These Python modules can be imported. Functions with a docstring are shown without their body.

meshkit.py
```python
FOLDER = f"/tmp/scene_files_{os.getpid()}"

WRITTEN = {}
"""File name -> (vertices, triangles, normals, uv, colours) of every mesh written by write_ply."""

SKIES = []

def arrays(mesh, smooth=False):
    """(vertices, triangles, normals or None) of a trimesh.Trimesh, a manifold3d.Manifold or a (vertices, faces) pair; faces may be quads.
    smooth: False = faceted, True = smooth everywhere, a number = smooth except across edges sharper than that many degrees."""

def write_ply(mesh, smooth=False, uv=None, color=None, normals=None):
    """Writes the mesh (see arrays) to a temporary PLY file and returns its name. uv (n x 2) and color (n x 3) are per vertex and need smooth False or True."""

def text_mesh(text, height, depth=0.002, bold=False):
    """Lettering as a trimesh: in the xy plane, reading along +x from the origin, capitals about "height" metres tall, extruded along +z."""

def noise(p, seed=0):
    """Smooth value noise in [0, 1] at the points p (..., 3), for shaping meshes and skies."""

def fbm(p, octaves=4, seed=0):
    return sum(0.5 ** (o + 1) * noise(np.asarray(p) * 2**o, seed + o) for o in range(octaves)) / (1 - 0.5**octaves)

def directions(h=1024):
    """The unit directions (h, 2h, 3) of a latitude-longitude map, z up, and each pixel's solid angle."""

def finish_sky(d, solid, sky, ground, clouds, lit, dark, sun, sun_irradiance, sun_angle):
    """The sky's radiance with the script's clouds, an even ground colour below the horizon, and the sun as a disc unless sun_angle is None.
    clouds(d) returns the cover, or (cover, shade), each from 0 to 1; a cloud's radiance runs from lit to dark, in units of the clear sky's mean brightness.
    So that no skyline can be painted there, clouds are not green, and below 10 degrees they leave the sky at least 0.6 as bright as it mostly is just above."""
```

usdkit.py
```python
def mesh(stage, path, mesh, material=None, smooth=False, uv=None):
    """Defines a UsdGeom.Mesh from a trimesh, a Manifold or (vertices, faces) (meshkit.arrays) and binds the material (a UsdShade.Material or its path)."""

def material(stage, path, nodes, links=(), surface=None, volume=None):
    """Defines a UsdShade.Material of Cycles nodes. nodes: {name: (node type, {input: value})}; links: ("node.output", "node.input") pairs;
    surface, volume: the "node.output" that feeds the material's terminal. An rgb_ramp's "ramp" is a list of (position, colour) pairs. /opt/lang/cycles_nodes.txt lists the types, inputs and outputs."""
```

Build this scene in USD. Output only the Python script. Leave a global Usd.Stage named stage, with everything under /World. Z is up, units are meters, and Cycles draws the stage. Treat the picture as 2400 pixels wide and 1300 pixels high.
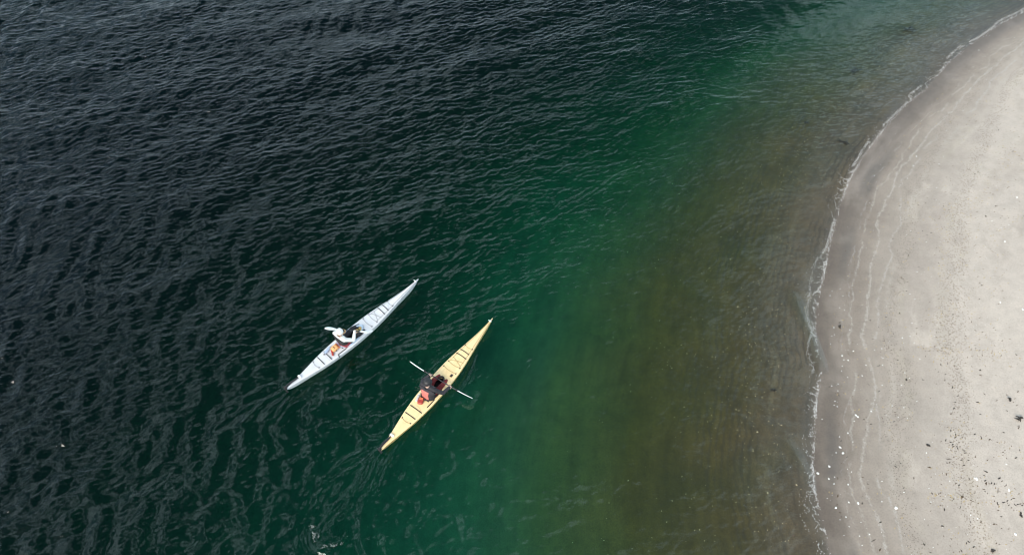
import math
import numpy as np
import trimesh
import manifold3d as m3
from scipy.interpolate import PchipInterpolator, splprep, splev
from scipy.spatial import cKDTree
import usdkit, meshkit
from pxr import Usd, UsdGeom, UsdLux, UsdShade, Gf, Sdf, Vt

stage = Usd.Stage.CreateInMemory()
UsdGeom.SetStageUpAxis(stage, 'Z')
UsdGeom.SetStageMetersPerUnit(stage, 1.0)
UsdGeom.Xform.Define(stage, '/World')
UsdGeom.Scope.Define(stage, '/World/Looks')
rng = np.random.default_rng(11)

# ------------------------------------------------------------------ camera, sky, sun, exposure
CAM_H, TILT, FPX, PW, PH = 19.3, math.radians(35.0), 1714.0, 2400.0, 1300.0
cam = UsdGeom.Camera.Define(stage, '/World/camera')
cam.CreateHorizontalApertureAttr(36.0)
cam.CreateVerticalApertureAttr(36.0 * 554 / 1024)
cam.CreateFocalLengthAttr(36.0 * FPX / PW)
cam.CreateFStopAttr(0.0)
cam.CreateClippingRangeAttr(Gf.Vec2f(0.1, 20000))
cam.AddTranslateOp().Set((0, 0, CAM_H))
cam.AddRotateXOp().Set(math.degrees(TILT))
cam.CreateExposureAttr(EXPOSURE := 1.25)

SUN_ELEV, SUN_ROT = math.radians(39), math.radians(-148)
SUN_DIR = np.array([math.cos(SUN_ELEV) * math.sin(SUN_ROT), math.cos(SUN_ELEV) * math.cos(SUN_ROT), math.sin(SUN_ELEV)])
sun = UsdLux.DistantLight.Define(stage, '/World/sun')
sun.CreateIntensityAttr(0.40)
sun.CreateAngleAttr(28.0)
sun.CreateNormalizeAttr(True)
sun.CreateColorAttr(Gf.Vec3f(1.0, 0.93, 0.82))
zax = Gf.Vec3d(*map(float, SUN_DIR)); xax = Gf.Cross(Gf.Vec3d(0, 0, 1), zax).GetNormalized(); yax = Gf.Cross(zax, xax)
sun.AddTransformOp().Set(Gf.Matrix4d(xax[0], xax[1], xax[2], 0, yax[0], yax[1], yax[2], 0, zax[0], zax[1], zax[2], 0, 0, 0, 60, 1))


class H:                                            # an output of a node
    def __init__(self, s): self.s = s


class Graph:                                        # short way of writing a Cycles node graph
    def __init__(self): self.nodes, self.links, self.k = {}, [], 0

    def n(self, kind, out=None, **inp):
        name = f'n{self.k}'; self.k += 1
        vals = {}
        for key, v in inp.items():
            if isinstance(v, H): self.links.append((v.s, f'{name}.{key}'))
            else: vals[key] = v
        self.nodes[name] = (kind, vals)
        return H(f'{name}.{out}') if out else name

    def m(self, op, a, b=0.0, c=0.0, clamp=False):
        return self.n('math', 'value', math_type=op, value1=a, value2=b, value3=c, use_clamp=clamp)

    def mix(self, fac, a, b, kind='mix'): return self.n('mix', 'color', mix_type=kind, fac=fac, color1=a, color2=b)

    def ramp(self, fac, stops): return self.n('rgb_ramp', 'color', ramp=stops, fac=fac)

    def rng(self, v, a, b, c=0.0, d=1.0, kind='smoothstep'):
        return self.n('map_range', 'result', range_type=kind, value=v, from_min=a, from_max=b, to_min=c, to_max=d, clamp=True)

    def noise(self, vec, scale, detail=3.0, rough=0.5, dist=0.0):
        return self.n('noise_texture', 'fac', dimensions='3D', vector=vec, scale=scale, detail=detail, roughness=rough, distortion=dist)

    def done(self, name, surface=None, volume=None):
        return usdkit.material(stage, f'/World/Looks/{name}', self.nodes, self.links, surface=surface and surface.s, volume=volume and volume.s)


CLOUD_Z, CLOUD_X = 5.22, 0.0
g = Graph()
sky = g.n('sky_texture', 'color', sky_type='single_scattering', sun_disc=False, sun_elevation=SUN_ELEV, sun_rotation=SUN_ROT, altitude=10.0, air_density=1.0, aerosol_density=0.8, ozone_density=1.0)
co = g.n('texture_coordinate', 'generated')
sx = g.n('separate_xyz'); g.links.append((co.s, sx + '.vector'))
up = g.m('maximum', H(sx + '.z'), 0.08)
flat = g.n('combine_xyz', 'vector', x=g.m('add', g.m('divide', H(sx + '.x'), up), CLOUD_X), y=g.m('divide', H(sx + '.y'), up), z=CLOUD_Z)
cl = g.noise(flat, 2.0, 4.0, 0.5, 0.3)
cover = g.rng(cl, 0.45, 0.63)
shade = g.noise(flat, 5.0, 4.0, 0.5)
ccol = g.mix(shade, (8.4, 11.2, 13.4), (26.0, 32.0, 35.0))
skyc = g.mix(g.m('multiply', cover, 0.85), sky, ccol)
bg = g.n('background_shader', 'background', color=skyc, strength=0.05)
sky_mat = g.done('sky_look', bg)
dome = UsdLux.DomeLight.Define(stage, '/World/sky')
dome.CreateIntensityAttr(1.0)
UsdShade.MaterialBindingAPI.Apply(dome.GetPrim()).Bind(sky_mat)
dome.GetPrim().SetCustomDataByKey('kind', 'structure')


# ------------------------------------------------------------------ helpers
def ray(px, py):
    cx, cy = (px - PW / 2) / FPX, (PH / 2 - py) / FPX
    s, c = math.sin(TILT), math.cos(TILT)
    return np.array([cx, cy * c + s, cy * s - c])


def P(px, py, z=0.0):                               # where a sight line of the photograph meets the height z
    d = ray(px, py)
    t = (z - CAM_H) / d[2]
    return np.array([0, 0, CAM_H]) + d * t


_names = {}


def numbered(path):
    k = _names.get(path, -1) + 1
    _names[path] = k
    return path if k == 0 else f'{path}_{k:03d}'


def put(name, mesh, mat, parent='/World', smooth=40, kind=None, **data):
    path = numbered(f'{parent}/{name}')
    m = usdkit.mesh(stage, path, mesh, mat, smooth=smooth)
    if kind: data['kind'] = kind
    for k, v in data.items(): m.GetPrim().SetCustomDataByKey(k, v)
    return path


def thing(name, label, category, loc=(0, 0, 0), rotz=0.0, group=None, extra=None):
    path = numbered('/World/' + name)
    x = UsdGeom.Xform.Define(stage, path)
    x.AddTranslateOp().Set(Gf.Vec3d(*map(float, loc)))
    x.AddRotateZOp().Set(float(math.degrees(rotz)))
    if extra is not None: x.AddScaleOp().Set(Gf.Vec3f(*map(float, extra)))
    p = x.GetPrim()
    p.SetCustomDataByKey('label', label); p.SetCustomDataByKey('category', category)
    if group: p.SetCustomDataByKey('group', group)
    return path


def sm(a, b, x):
    t = np.clip((np.asarray(x, float) - a) / (b - a), 0, 1)
    return t * t * (3 - 2 * t)


# ------------------------------------------------------------------ shoreline
shore_px = [(2400, 20), (2330, 57), (2262, 105), (2215, 145), (2165, 200), (2120, 238), (2080, 280), (2045, 320), (2005, 375), (1982, 415), (1960, 475), (1948, 515), (1932, 575), (1925, 615),
            (1908, 690), (1900, 745), (1898, 778), (1903, 815), (1911, 850), (1912, 872), (1905, 905), (1899, 950), (1896, 1000), (1893, 1060), (1892, 1120), (1897, 1160), (1908, 1205), (1918, 1235), (1925, 1265), (1932, 1300)]
pts = np.array([P(*p)[:2] for p in shore_px])
t_out = (pts[0] - pts[2]) / np.linalg.norm(pts[0] - pts[2])
far = []
ang = math.atan2(t_out[1], t_out[0])
q = pts[0].copy()
for k in range(46):                                 # the beach runs on beyond the frame
    stp = 1.5 * 1.12 ** k
    ang -= 0.022 * min(1, 6 / (k + 1))
    q = q + stp * np.array([math.cos(ang), math.sin(ang)]); far.append(q.copy())
near = []
q = pts[-1].copy(); ang = math.radians(-88)
for k in range(46):
    stp = 1.5 * 1.12 ** k
    ang += 0.02 * min(1, 6 / (k + 1)) * (1 if k % 5 else -2)
    q = q + stp * np.array([math.cos(ang), math.sin(ang)]); near.append(q.copy())
allp = np.vstack([far[::-1], pts, near])
seg = np.r_[0, np.cumsum(np.linalg.norm(np.diff(allp, axis=0), axis=1))]
i0 = len(far)
S0 = seg[i0]                                        # along = 0 at the upper end of the visible shore
dense_s = np.unique(np.concatenate([np.linspace(S0 - 12, seg[i0 + len(pts) - 1] + 12, 4000), np.linspace(0, seg[-1], 3000)]))
shore_xy = np.stack([PchipInterpolator(seg, allp[:, k])(dense_s) for k in (0, 1)], 1)
tree = cKDTree(shore_xy)
tan = np.gradient(shore_xy, axis=0)


def shore(x, y):
    """Distance offshore (negative on the sand) and the place along the shore."""
    q = np.stack([np.ravel(x), np.ravel(y)], 1)
    dist, i = tree.query(q)
    rel = q - shore_xy[i]
    side = tan[i, 0] * rel[:, 1] - tan[i, 1] * rel[:, 0]          # the shore runs from far to near: sand on its left
    d = np.where(side > 0, -dist, dist) + .14
    return d.reshape(np.shape(x)), (dense_s[i] - S0).reshape(np.shape(x))


def fbm2(x, y, scale, octaves=4, seed=0):
    return meshkit.fbm(np.stack([np.asarray(x) / scale, np.asarray(y) / scale, np.zeros_like(np.asarray(x, float))], -1), octaves, seed) * 2 - 1


depth_tab = PchipInterpolator([0, .5, 1, 2, 4, 5.5, 7, 9, 11, 14, 20, 40, 200, 4000], [0, .03, .055, .11, .24, .45, .8, 1.35, 1.8, 2.25, 3.0, 5.5, 9, 12])
rise_tab = PchipInterpolator([0, .6, 2, 5, 10, 20, 60, 4000], [0, .045, .15, .36, .62, .95, 1.6, 6.0])


def bed_z(x, y, d=None, fine=True):
    if d is None: d, _ = shore(x, y)
    fac = np.interp(y, [6, 28], [0.80, 1.08])
    de = np.maximum(d, 0) * fac
    de = de + sm(2, 7, de) * fbm2(x, y, 6.0, 3, 3) * 0.9
    z = np.where(d > 0, -depth_tab(np.maximum(de, 0)), rise_tab(np.maximum(-d, 0)))
    z = z + (fbm2(x, y, 1.6, 4, 5) * 0.02 + fbm2(x, y, 0.5, 2, 9) * 0.006) * sm(0.0, 1.2, np.abs(d))
    return z


def on_bed(px, py, z0=0.0):
    p = P(px, py, z0)
    for _ in range(4):
        z = float(bed_z(np.array([p[0]]), np.array([p[1]]))[0])
        p = P(px, py, z)
    return p


def axis(lo, hi, step, far_out, ratio=1.25):
    c = list(np.arange(lo, hi + step / 2, step))
    s, a = step, c[-1]
    up_ = []
    while a < far_out:
        s *= ratio; a += s; up_.append(a)
    s, a = step, c[0]
    dn = []
    while a > -far_out:
        s *= ratio; a -= s; dn.append(a)
    return np.array(dn[::-1] + c + up_)


def grid_faces(nx, ny):
    i = np.arange(nx * ny).reshape(ny, nx)
    a, b, c, d = i[:-1, :-1].ravel(), i[:-1, 1:].ravel(), i[1:, 1:].ravel(), i[1:, :-1].ravel()
    return np.vstack([np.stack([a, b, c], 1), np.stack([a, c, d], 1)])


# ------------------------------------------------------------------ sea bed and beach: one sheet
gx, gy = axis(-27, 27, 0.085, 1500), axis(2, 34, 0.085, 1500)
X, Y = np.meshgrid(gx, gy)
D, A = shore(X, Y)
Z = bed_z(X, Y, D)

g = Graph()
d_ = g.n('attribute', 'fac', attribute='shore')
a_ = g.n('attribute', 'fac', attribute='along')
pos = g.n('geometry', 'position')
u_ = g.m('multiply', d_, -1.0)
st = g.n('combine_xyz', 'vector', x=g.m('multiply', a_, 0.22), y=u_, z=0.0)
st2 = g.n('combine_xyz', 'vector', x=g.m('multiply', a_, 0.30), y=u_, z=3.7)
n_big = g.noise(pos, 0.55, 4.0, 0.55)
n_mid = g.noise(pos, 2.6, 5.0, 0.6)
n_fine = g.noise(pos, 26.0, 4.0, 0.65)
n_st = g.noise(st, 1.1, 5.0, 0.6)
n_st2 = g.noise(st2, 3.2, 5.0, 0.62)
# dry and damp sand
u_w = g.m('multiply', u_, g.rng(a_, 2.0, 16.0, 1.7, 1.0))
uu = g.m('add', u_w, g.m('multiply', g.m('subtract', n_st, 0.5), 1.3))
sand = g.ramp(g.m('divide', uu, 9.0), [(0.0, (.118, .103, .089)), (.05, (.138, .122, .106)), (.11, (.205, .184, .162)), (.19, (.265, .243, .217)), (.30, (.325, .302, .275)), (.46, (.41, .384, .352)), (.75, (.44, .413, .38)), (1.0, (.43, .405, .37))])
sand = g.mix(g.rng(n_big, .50, .72, 0, .28), sand, (.32, .295, .265))
sand = g.mix(g.rng(g.noise(st, .55, 4.0, .55), .48, .68, 0, .50), sand, (.30, .275, .25))
sand = g.mix(g.m('multiply', g.rng(u_, 1.3, 2.6), g.rng(g.noise(st2, 1.7, 4.0, .6), .52, .70, 0, .35)), sand, (.50, .47, .43))
sand = g.mix(1.0, sand, (1.165, 1.075, .995), 'multiply')
sand = g.mix(1.0, sand, g.ramp(n_mid, [(.25, (.86, .86, .86)), (.55, (1, 1, 1)), (.8, (1.06, 1.05, 1.03))]), 'multiply')
sand = g.mix(1.0, sand, g.ramp(n_fine, [(.25, (.82, .81, .80)), (.5, (1, 1, 1)), (.75, (1.10, 1.09, 1.07))]), 'multiply')
# dark fine sand left in the damp hollow behind the water's edge
hollow = g.m('multiply', g.rng(g.m('absolute', g.m('subtract', u_, .62)), 0.05, .42, 1, 0), g.m('multiply', g.rng(a_, 9.0, 13.0), g.rng(g.noise(st2, .9, 2.0, .5), .52, .72)))
sand = g.mix(g.m('multiply', hollow, .45), sand, (.075, .072, .068))


def line(u0, w, amp, sc, seed, lo, hi, strength):
    global sand
    v = g.n('combine_xyz', 'vector', x=a_, y=float(seed), z=0.0)
    wob = g.m('multiply', g.m('subtract', g.noise(v, sc, 3.0, .55), 0.5), amp)
    off = g.m('absolute', g.m('subtract', g.m('add', u_, wob), u0))
    off = g.m('add', off, g.m('multiply', g.m('subtract', g.noise(pos, 7.0, 6.0, .75), .5), w * 5.0 + .10))
    on = g.m('multiply', g.rng(off, w * .1, w * 1.3, 1, 0), g.rng(g.noise(pos, 20.0, 4.0, .7), .36, .58))
    brk = g.rng(g.noise(v, sc * 1.4 + .2, 2.0, .5), lo, hi)
    return g.m('multiply', g.m('multiply', on, brk), strength * .45)


for u0, w, amp, sc, seed, lo, hi, s_, col in [
        (1.05, .035, .9, .55, 3.1, .38, .5, .75, (.50, .47, .42)), (1.38, .045, .8, .45, 9.7, .3, .42, .9, (.52, .49, .44)), (1.75, .04, 1.1, .4, 14.2, .4, .5, .8, (.48, .46, .42)),
        (2.05, .10, .7, .3, 21.5, .42, .55, .7, (.46, .42, .36)), (2.35, .16, .6, .22, 27.9, .47, .56, .75, (.40, .35, .27)), (3.55, .20, .8, .22, 33.3, .46, .56, .7, (.45, .40, .32)), (3.95, .16, .7, .25, 41.0, .48, .6, .75, (.34, .28, .20)), (.78, .02, .7, .8, 47.0, .45, .55, .6, (.46, .43, .40))]:
    sand = g.mix(line(u0, w, amp, sc, seed, lo, hi, s_), sand, col)
# speckle of shell grit and weed crumbs in the tide lines
grit = g.n('voronoi_texture', 'distance', dimensions='3D', feature='f1', metric='euclidean', vector=pos, scale=17.0)
dens = g.m('add', g.rng(g.m('absolute', g.m('subtract', uu, 2.2)), .1, .6, .30, 0), g.rng(g.m('absolute', g.m('subtract', uu, 3.8)), .1, .7, .34, 0))
sand = g.mix(g.m('multiply', g.m('less_than', grit, dens), .55), sand, (.17, .13, .09))
# under water: brown film on the sand near the edge, paler clean sand deeper
dd = g.m('add', d_, g.m('multiply', g.m('subtract', n_st, .5), 1.6))
bed = g.ramp(g.m('divide', dd, 24.0), [(0.0, (.105, .088, .066)), (.02, (.084, .063, .038)), (.062, (.074, .053, .027)), (.088, (.064, .044, .015)), (.20, (.062, .044, .010)), (.30, (.080, .074, .026)), (.42, (.100, .112, .082)), (.60, (.088, .090, .088)), (1.0, (.06, .065, .06))])
bed = g.mix(1.0, bed, g.ramp(n_big, [(.3, (.84, .86, .86)), (.5, (1, 1, 1)), (.7, (1.12, 1.10, 1.04))]), 'multiply')
bed = g.mix(1.0, bed, g.ramp(n_st2, [(.25, (.80, .80, .80)), (.5, (1, 1, 1)), (.75, (1.20, 1.18, 1.12))]), 'multiply')
bed = g.mix(1.0, bed, g.ramp(n_mid, [(.28, (.84, .85, .84)), (.5, (1, 1, 1)), (.72, (1.16, 1.13, 1.08))]), 'multiply')
bed = g.mix(1.0, bed, g.ramp(n_fine, [(.3, (.80, .80, .80)), (.5, (1, 1, 1)), (.72, (1.25, 1.22, 1.16))]), 'multiply')
# low sand ripples under the shallows, running along the shore
rip = g.m('sine', g.m('add', g.m('multiply', d_, 34.0), g.m('add', g.m('multiply', n_mid, 9.0), g.m('multiply', n_st2, 7.0))))
rip_on = g.m('multiply', g.rng(g.noise(st2, 1.3, 3.0, .6), .40, .62), g.rng(d_, 2.4, 5.0, 1, 0))
bed = g.mix(g.m('multiply', rip_on, g.rng(rip, -.2, .9, 0, .42)), bed, (.040, .031, .019))
sand_keep = sand; sand = bed
for d0, w, amp, sc, seed, lo, hi, s_, col in [(-1.25, .07, .5, .2, 51.0, .46, .60, .60, (.19, .16, .10)), (-1.75, .12, .7, .25, 57.0, .48, .62, .30, (.16, .135, .08)), (-3.0, .3, .9, .2, 63.0, .4, .6, .35, (.12, .10, .06))]:
    sand = g.mix(line(d0, w, amp, sc, seed, lo, hi, s_), sand, col)
bed = sand; sand = sand_keep
col = g.mix(g.rng(g.m('add', d_, g.m('multiply', g.m('subtract', n_mid, .5), .15)), -.06, .10), sand, bed)
hgt = g.m('add', g.m('multiply', n_mid, .35), g.m('multiply', n_fine, .12))
bmp = g.n('bump', 'normal', height=hgt, strength=.5, distance=.035)
wet = g.rng(u_, .15, 1.1, .34, .85)
ground_bsdf = g.n('principled_bsdf', 'BSDF', base_color=col, roughness=wet, specular_ior_level=.35, normal=bmp)
ground_mat = g.done('beach_sand', ground_bsdf)

ground_path = put('beach_ground', (np.stack([X, Y, Z], -1).reshape(-1, 3), grid_faces(len(gx), len(gy))), ground_mat, smooth=True, kind='structure',
                  label='pale sandy beach sloping down under the green shallow water', category='beach')
gm = UsdGeom.PrimvarsAPI(stage.GetPrimAtPath(ground_path))
for nm, arr in (('shore', D), ('along', A)):
    gm.CreatePrimvar(nm, Sdf.ValueTypeNames.FloatArray, 'vertex').Set(Vt.FloatArray.FromNumpy(np.clip(arr, -400, 400).astype(np.float32).ravel()))

# ------------------------------------------------------------------ kayak places (needed for the hollow the hulls press into the water)
def kayak_place(stern, bow, z_stern, z_bow):
    a, b = P(*stern, z_stern), P(*bow, z_bow)
    return (a[:2] + b[:2]) / 2, math.atan2(b[1] - a[1], b[0] - a[0]), float(np.linalg.norm(b[:2] - a[:2]))


KAYAKS = {'white': kayak_place((672, 910), (980, 654), .24, .36), 'yellow': kayak_place((893, 1053), (1154, 746), .24, .36)}
BEAM_T = PchipInterpolator([-1, -.93, -.85, -.7, -.5, -.25, -.05, .2, .4, .6, .75, .9, 1], [.05, .125, .235, .47, .76, .96, 1, .92, .73, .455, .255, .10, .02])

# ------------------------------------------------------------------ water surface
wx, wy = axis(-27, 21, 0.04, 1500), axis(2, 34, 0.04, 1500)
WX, WY = np.meshgrid(wx, wy)
N, L = 1600, 64.0
kf = np.fft.fftfreq(N, L / N) * 2 * np.pi
KX, KY = np.meshgrid(kf, kf)
K = np.hypot(KX, KY); K[0, 0] = 1


def system(lam, width, ang, spread, slope, seed, chop=0.9):
    """One train of waves: peak length, log width, heading, directional spread (power of cosine), rms slope."""
    r = np.random.default_rng(seed)
    k0 = 2 * np.pi / lam
    cosd = (KX * math.cos(ang) + KY * math.sin(ang)) / K
    s = np.exp(-.5 * (np.log(K / k0) / width) ** 2) * (np.abs(cosd) ** spread if spread else 1.0) / K ** 2
    s[0, 0] = 0
    hk = np.fft.fft2(r.standard_normal((N, N))) * s
    sl = np.sqrt(np.mean(np.fft.ifft2(1j * KX * hk).real ** 2 + np.fft.ifft2(1j * KY * hk).real ** 2))
    hk *= slope / sl
    out = [np.fft.ifft2(hk).real, np.fft.ifft2(1j * KX / K * hk).real * chop, np.fft.ifft2(1j * KY / K * hk).real * chop]
    return out


ix0, ix1 = int(np.searchsorted(wx, -27 - 1e-6)), int(np.searchsorted(wx, 21 + .02))
iy0, iy1 = int(np.searchsorted(wy, 2 - 1e-6)), int(np.searchsorted(wy, 34 + .02))
fx, fy = WX[iy0:iy1, ix0:ix1], WY[iy0:iy1, ix0:ix1]
h_, w_ = fx.shape
fd, _ = shore(fx, fy)
calm = .38 * sm(0.0, 1.0, fd) + .62 * sm(2.0, 14.0, fd)
gust = np.clip(.80 + .95 * fbm2(fx * .6, fy, 4.5, 4, 21), .25, 1.5)                            # patches of stronger and weaker ripples
closer = sm(13.0, 6.0, fy)                                              # confused water near the paddlers
kx_, ky_ = -2.5, 9.5
wakeish = np.exp(-(((fx + 3.5) / 4.2) ** 2 + ((fy - 7.2) / 3.2) ** 2))
ripples = system(.195, .42, math.radians(108), 3, .185, 1, .95)
short = system(.55, .35, math.radians(104), 4, .075, 2, .9)
cross = system(.72, .40, math.radians(8), 3, .078, 3, .6)
swell = system(2.4, .5, math.radians(112), 2, .055, 4, .3)
conf = system(.36, .5, 0.0, 0, .10, 5, .45)
disp = np.zeros((3, h_, w_))
left = sm(6.0, -6.0, fx)
for tr, wgt in ((ripples, gust * calm * (1 - .75 * wakeish) * (1 - .35 * closer)), (short, gust * calm * (1 - .5 * wakeish)), (cross, (.25 + 1.0 * left) * calm), (swell, calm), (conf, calm * (.25 + .5 * closer + .7 * wakeish))):
    for k in range(3):
        disp[k] += tr[k][:h_, :w_] * wgt


def ring(px, py, r0, lam, wid, amp, arc=None):
    c = P(px, py)
    r = np.hypot(fx - c[0], fy - c[1])
    f = amp * np.cos(2 * np.pi * (r - r0) / lam) * np.exp(-((r - r0) / wid) ** 2)
    if arc is not None:
        th = np.arctan2(fy - c[1], fx - c[0])
        f = f * (.25 + .75 * sm(-.2, .6, np.cos(th - arc)))
    disp[0] += f * np.clip(.4 + 1.6 * fbm2(fx, fy, .5, 3, int(px)), 0, 1.3)


ring(882, 990, .38, .16, .16, .024)
ring(880, 985, .15, .10, .12, .010)
ring(778, 1245, .55, .17, .32, .024, math.radians(-110))
ring(780, 1240, .25, .12, .22, .012)
for (x0, y0), (x1, y1), amp, wid in [((900, 1050), (735, 1235), .018, .16), ((880, 1050), (690, 1160), .016, .18), ((895, 1062), (800, 1200), .012, .14), ((668, 915), (520, 1010), .016, .16), ((690, 880), (520, 960), .014, .18), ((868, 985), (700, 1010), .012, .15), ((665, 880), (560, 900), .01, .15)]:
    a, b = P(x0, y0)[:2], P(x1, y1)[:2]
    t = (b - a) / np.linalg.norm(b - a)
    rx, ry = fx - a[0], fy - a[1]
    al, cr = rx * t[0] + ry * t[1], -rx * t[1] + ry * t[0]
    cr = cr + .10 * np.sin(al * 1.7 + x0) + .06 * np.sin(al * 4.1 + x1)
    ln = np.linalg.norm(b - a)
    disp[0] += 1.8 * amp * np.cos(2 * np.pi * cr / (wid * 2.3)) * np.exp(-(cr / wid) ** 2) * sm(-.2, .5, al) * sm(ln + .8, ln * .4, al)
# bow waves spreading back from each hull
for c, th, ln in KAYAKS.values():
    lx = (fx - c[0]) * math.cos(th) + (fy - c[1]) * math.sin(th)
    ly = -(fx - c[0]) * math.sin(th) + (fy - c[1]) * math.cos(th)
    for sg in (1, -1):
        for back, ang_, amp in ((.35, .26, .028), (1.6, .24, .019), (4.2, .22, .024)):
            sx_, sy_ = ln / 2 - back - lx, sg * ly
            al = sx_ * math.cos(ang_) + sy_ * math.sin(ang_)
            cr = -sx_ * math.sin(ang_) + sy_ * math.cos(ang_) + .05 * np.sin(al * 3.1 + back)
            disp[0] += amp * np.cos(2 * np.pi * cr / .24) * np.exp(-(cr / .17) ** 2) * sm(.0, .5, al) * sm(3.6, 1.2, al) * np.clip(.5 + 1.3 * fbm2(fx, fy, .7, 2, 91), 0, 1.2)
# little wave breaking on the sand
for (x0, y0), (x1, y1), amp, wid in [((1858, 690), (1932, 862), .045, .16), ((1700, 560), (1800, 640), .02, .3), ((1560, 640), (1640, 690), .03, .3), ((1850, 1040), (1900, 1130), .03, .16)]:
    a, b = P(x0, y0)[:2], P(x1, y1)[:2]
    t = (b - a) / np.linalg.norm(b - a)
    rx, ry = fx - a[0], fy - a[1]
    al, cr = rx * t[0] + ry * t[1], -rx * t[1] + ry * t[0]
    ln = np.linalg.norm(b - a)
    disp[0] += amp * np.exp(-(cr / wid) ** 2) * sm(-.6, .4, al) * sm(ln + .5, ln - .3, al)

WZ = np.zeros_like(WX)
edge = sm(0, 2.0, fx + 27) * sm(0, 2.0, fy - 2) * sm(0, 2.0, 34 - fy) * sm(0, 1.0, 21 - fx)
base = np.zeros((h_, w_))
for c, th, ln in KAYAKS.values():                   # the hulls press the water aside
    lx = (fx - c[0]) * math.cos(th) + (fy - c[1]) * math.sin(th)
    ly = -(fx - c[0]) * math.sin(th) + (fy - c[1]) * math.cos(th)
    t = np.clip(lx / (ln / 2), -1, 1)
    inside = (np.abs(lx) < ln * .43) & (np.abs(ly) < .29 * BEAM_T(t) - .085)
    base = np.where(inside, 0.0, base)
    damp = np.exp(-(ly / .5) ** 2) * (np.abs(lx) < ln * .5)
    disp *= np.where(inside, 0, 1 - .5 * damp)
WZ[iy0:iy1, ix0:ix1] = base + disp[0] * edge
WX[iy0:iy1, ix0:ix1] += .72 * disp[1] * edge
WY[iy0:iy1, ix0:ix1] += .72 * disp[2] * edge
top = np.stack([WX, WY, WZ], -1).reshape(-1, 3)
nx, ny = len(wx), len(wy)
faces = grid_faces(nx, ny)
idx = np.arange(nx * ny).reshape(ny, nx)
loop = np.r_[idx[0, :-1], idx[:-1, -1], idx[-1, :0:-1], idx[:0:-1, 0]]
low = top[loop].copy(); low[:, 2] = -40
n0 = len(top)
k = np.arange(len(loop)); kn = (k + 1) % len(loop)
sides = np.vstack([np.stack([loop[k], n0 + k, n0 + kn], 1), np.stack([loop[k], n0 + kn, loop[kn]], 1)])
ctr = n0 + len(loop)
bottom = np.stack([n0 + k, np.full(len(k), ctr), n0 + kn], 1)
verts = np.vstack([top, low, [[0, 0, -40]]])

g = Graph()
pos = g.n('geometry', 'position')
mp = g.n('mapping', 'vector', mapping_type='point', vector=pos, rotation=(0, 0, math.radians(-16)), scale=(3.2, 8.0, 1.0))
b1 = g.noise(mp, 1.6, 3.0, .6, .4)
bmp = g.n('bump', 'normal', height=b1, strength=.4, distance=.010)
gl = g.n('glossy_bsdf', 'BSDF', color=(1, 1, 1), roughness=.045, normal=bmp)
tr = g.n('transparent_bsdf', 'BSDF', color=(1, 1, 1))
back = g.n('geometry', 'backfacing')
fr = g.n('fresnel', 'fac', IOR=g.m('multiply_add', back, -.583, 1.333))   # light leaves and enters along straight lines
surf = g.n('mix_closure', 'closure', fac=fr, closure1=tr, closure2=gl)
vol = g.n('volume_coefficients', 'volume', scatter_coeffs=(.0008, .0045, .0050), absorption_coeffs=(1.25, .415, .575), emission_coeffs=(0, 0, 0))
water_mat = g.done('sea_water', surf, vol)
put('water', (verts, np.vstack([faces, sides, bottom])), water_mat, smooth=True, kind='structure', label='dark rippled sea turning green over the shallows', category='water')

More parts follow.
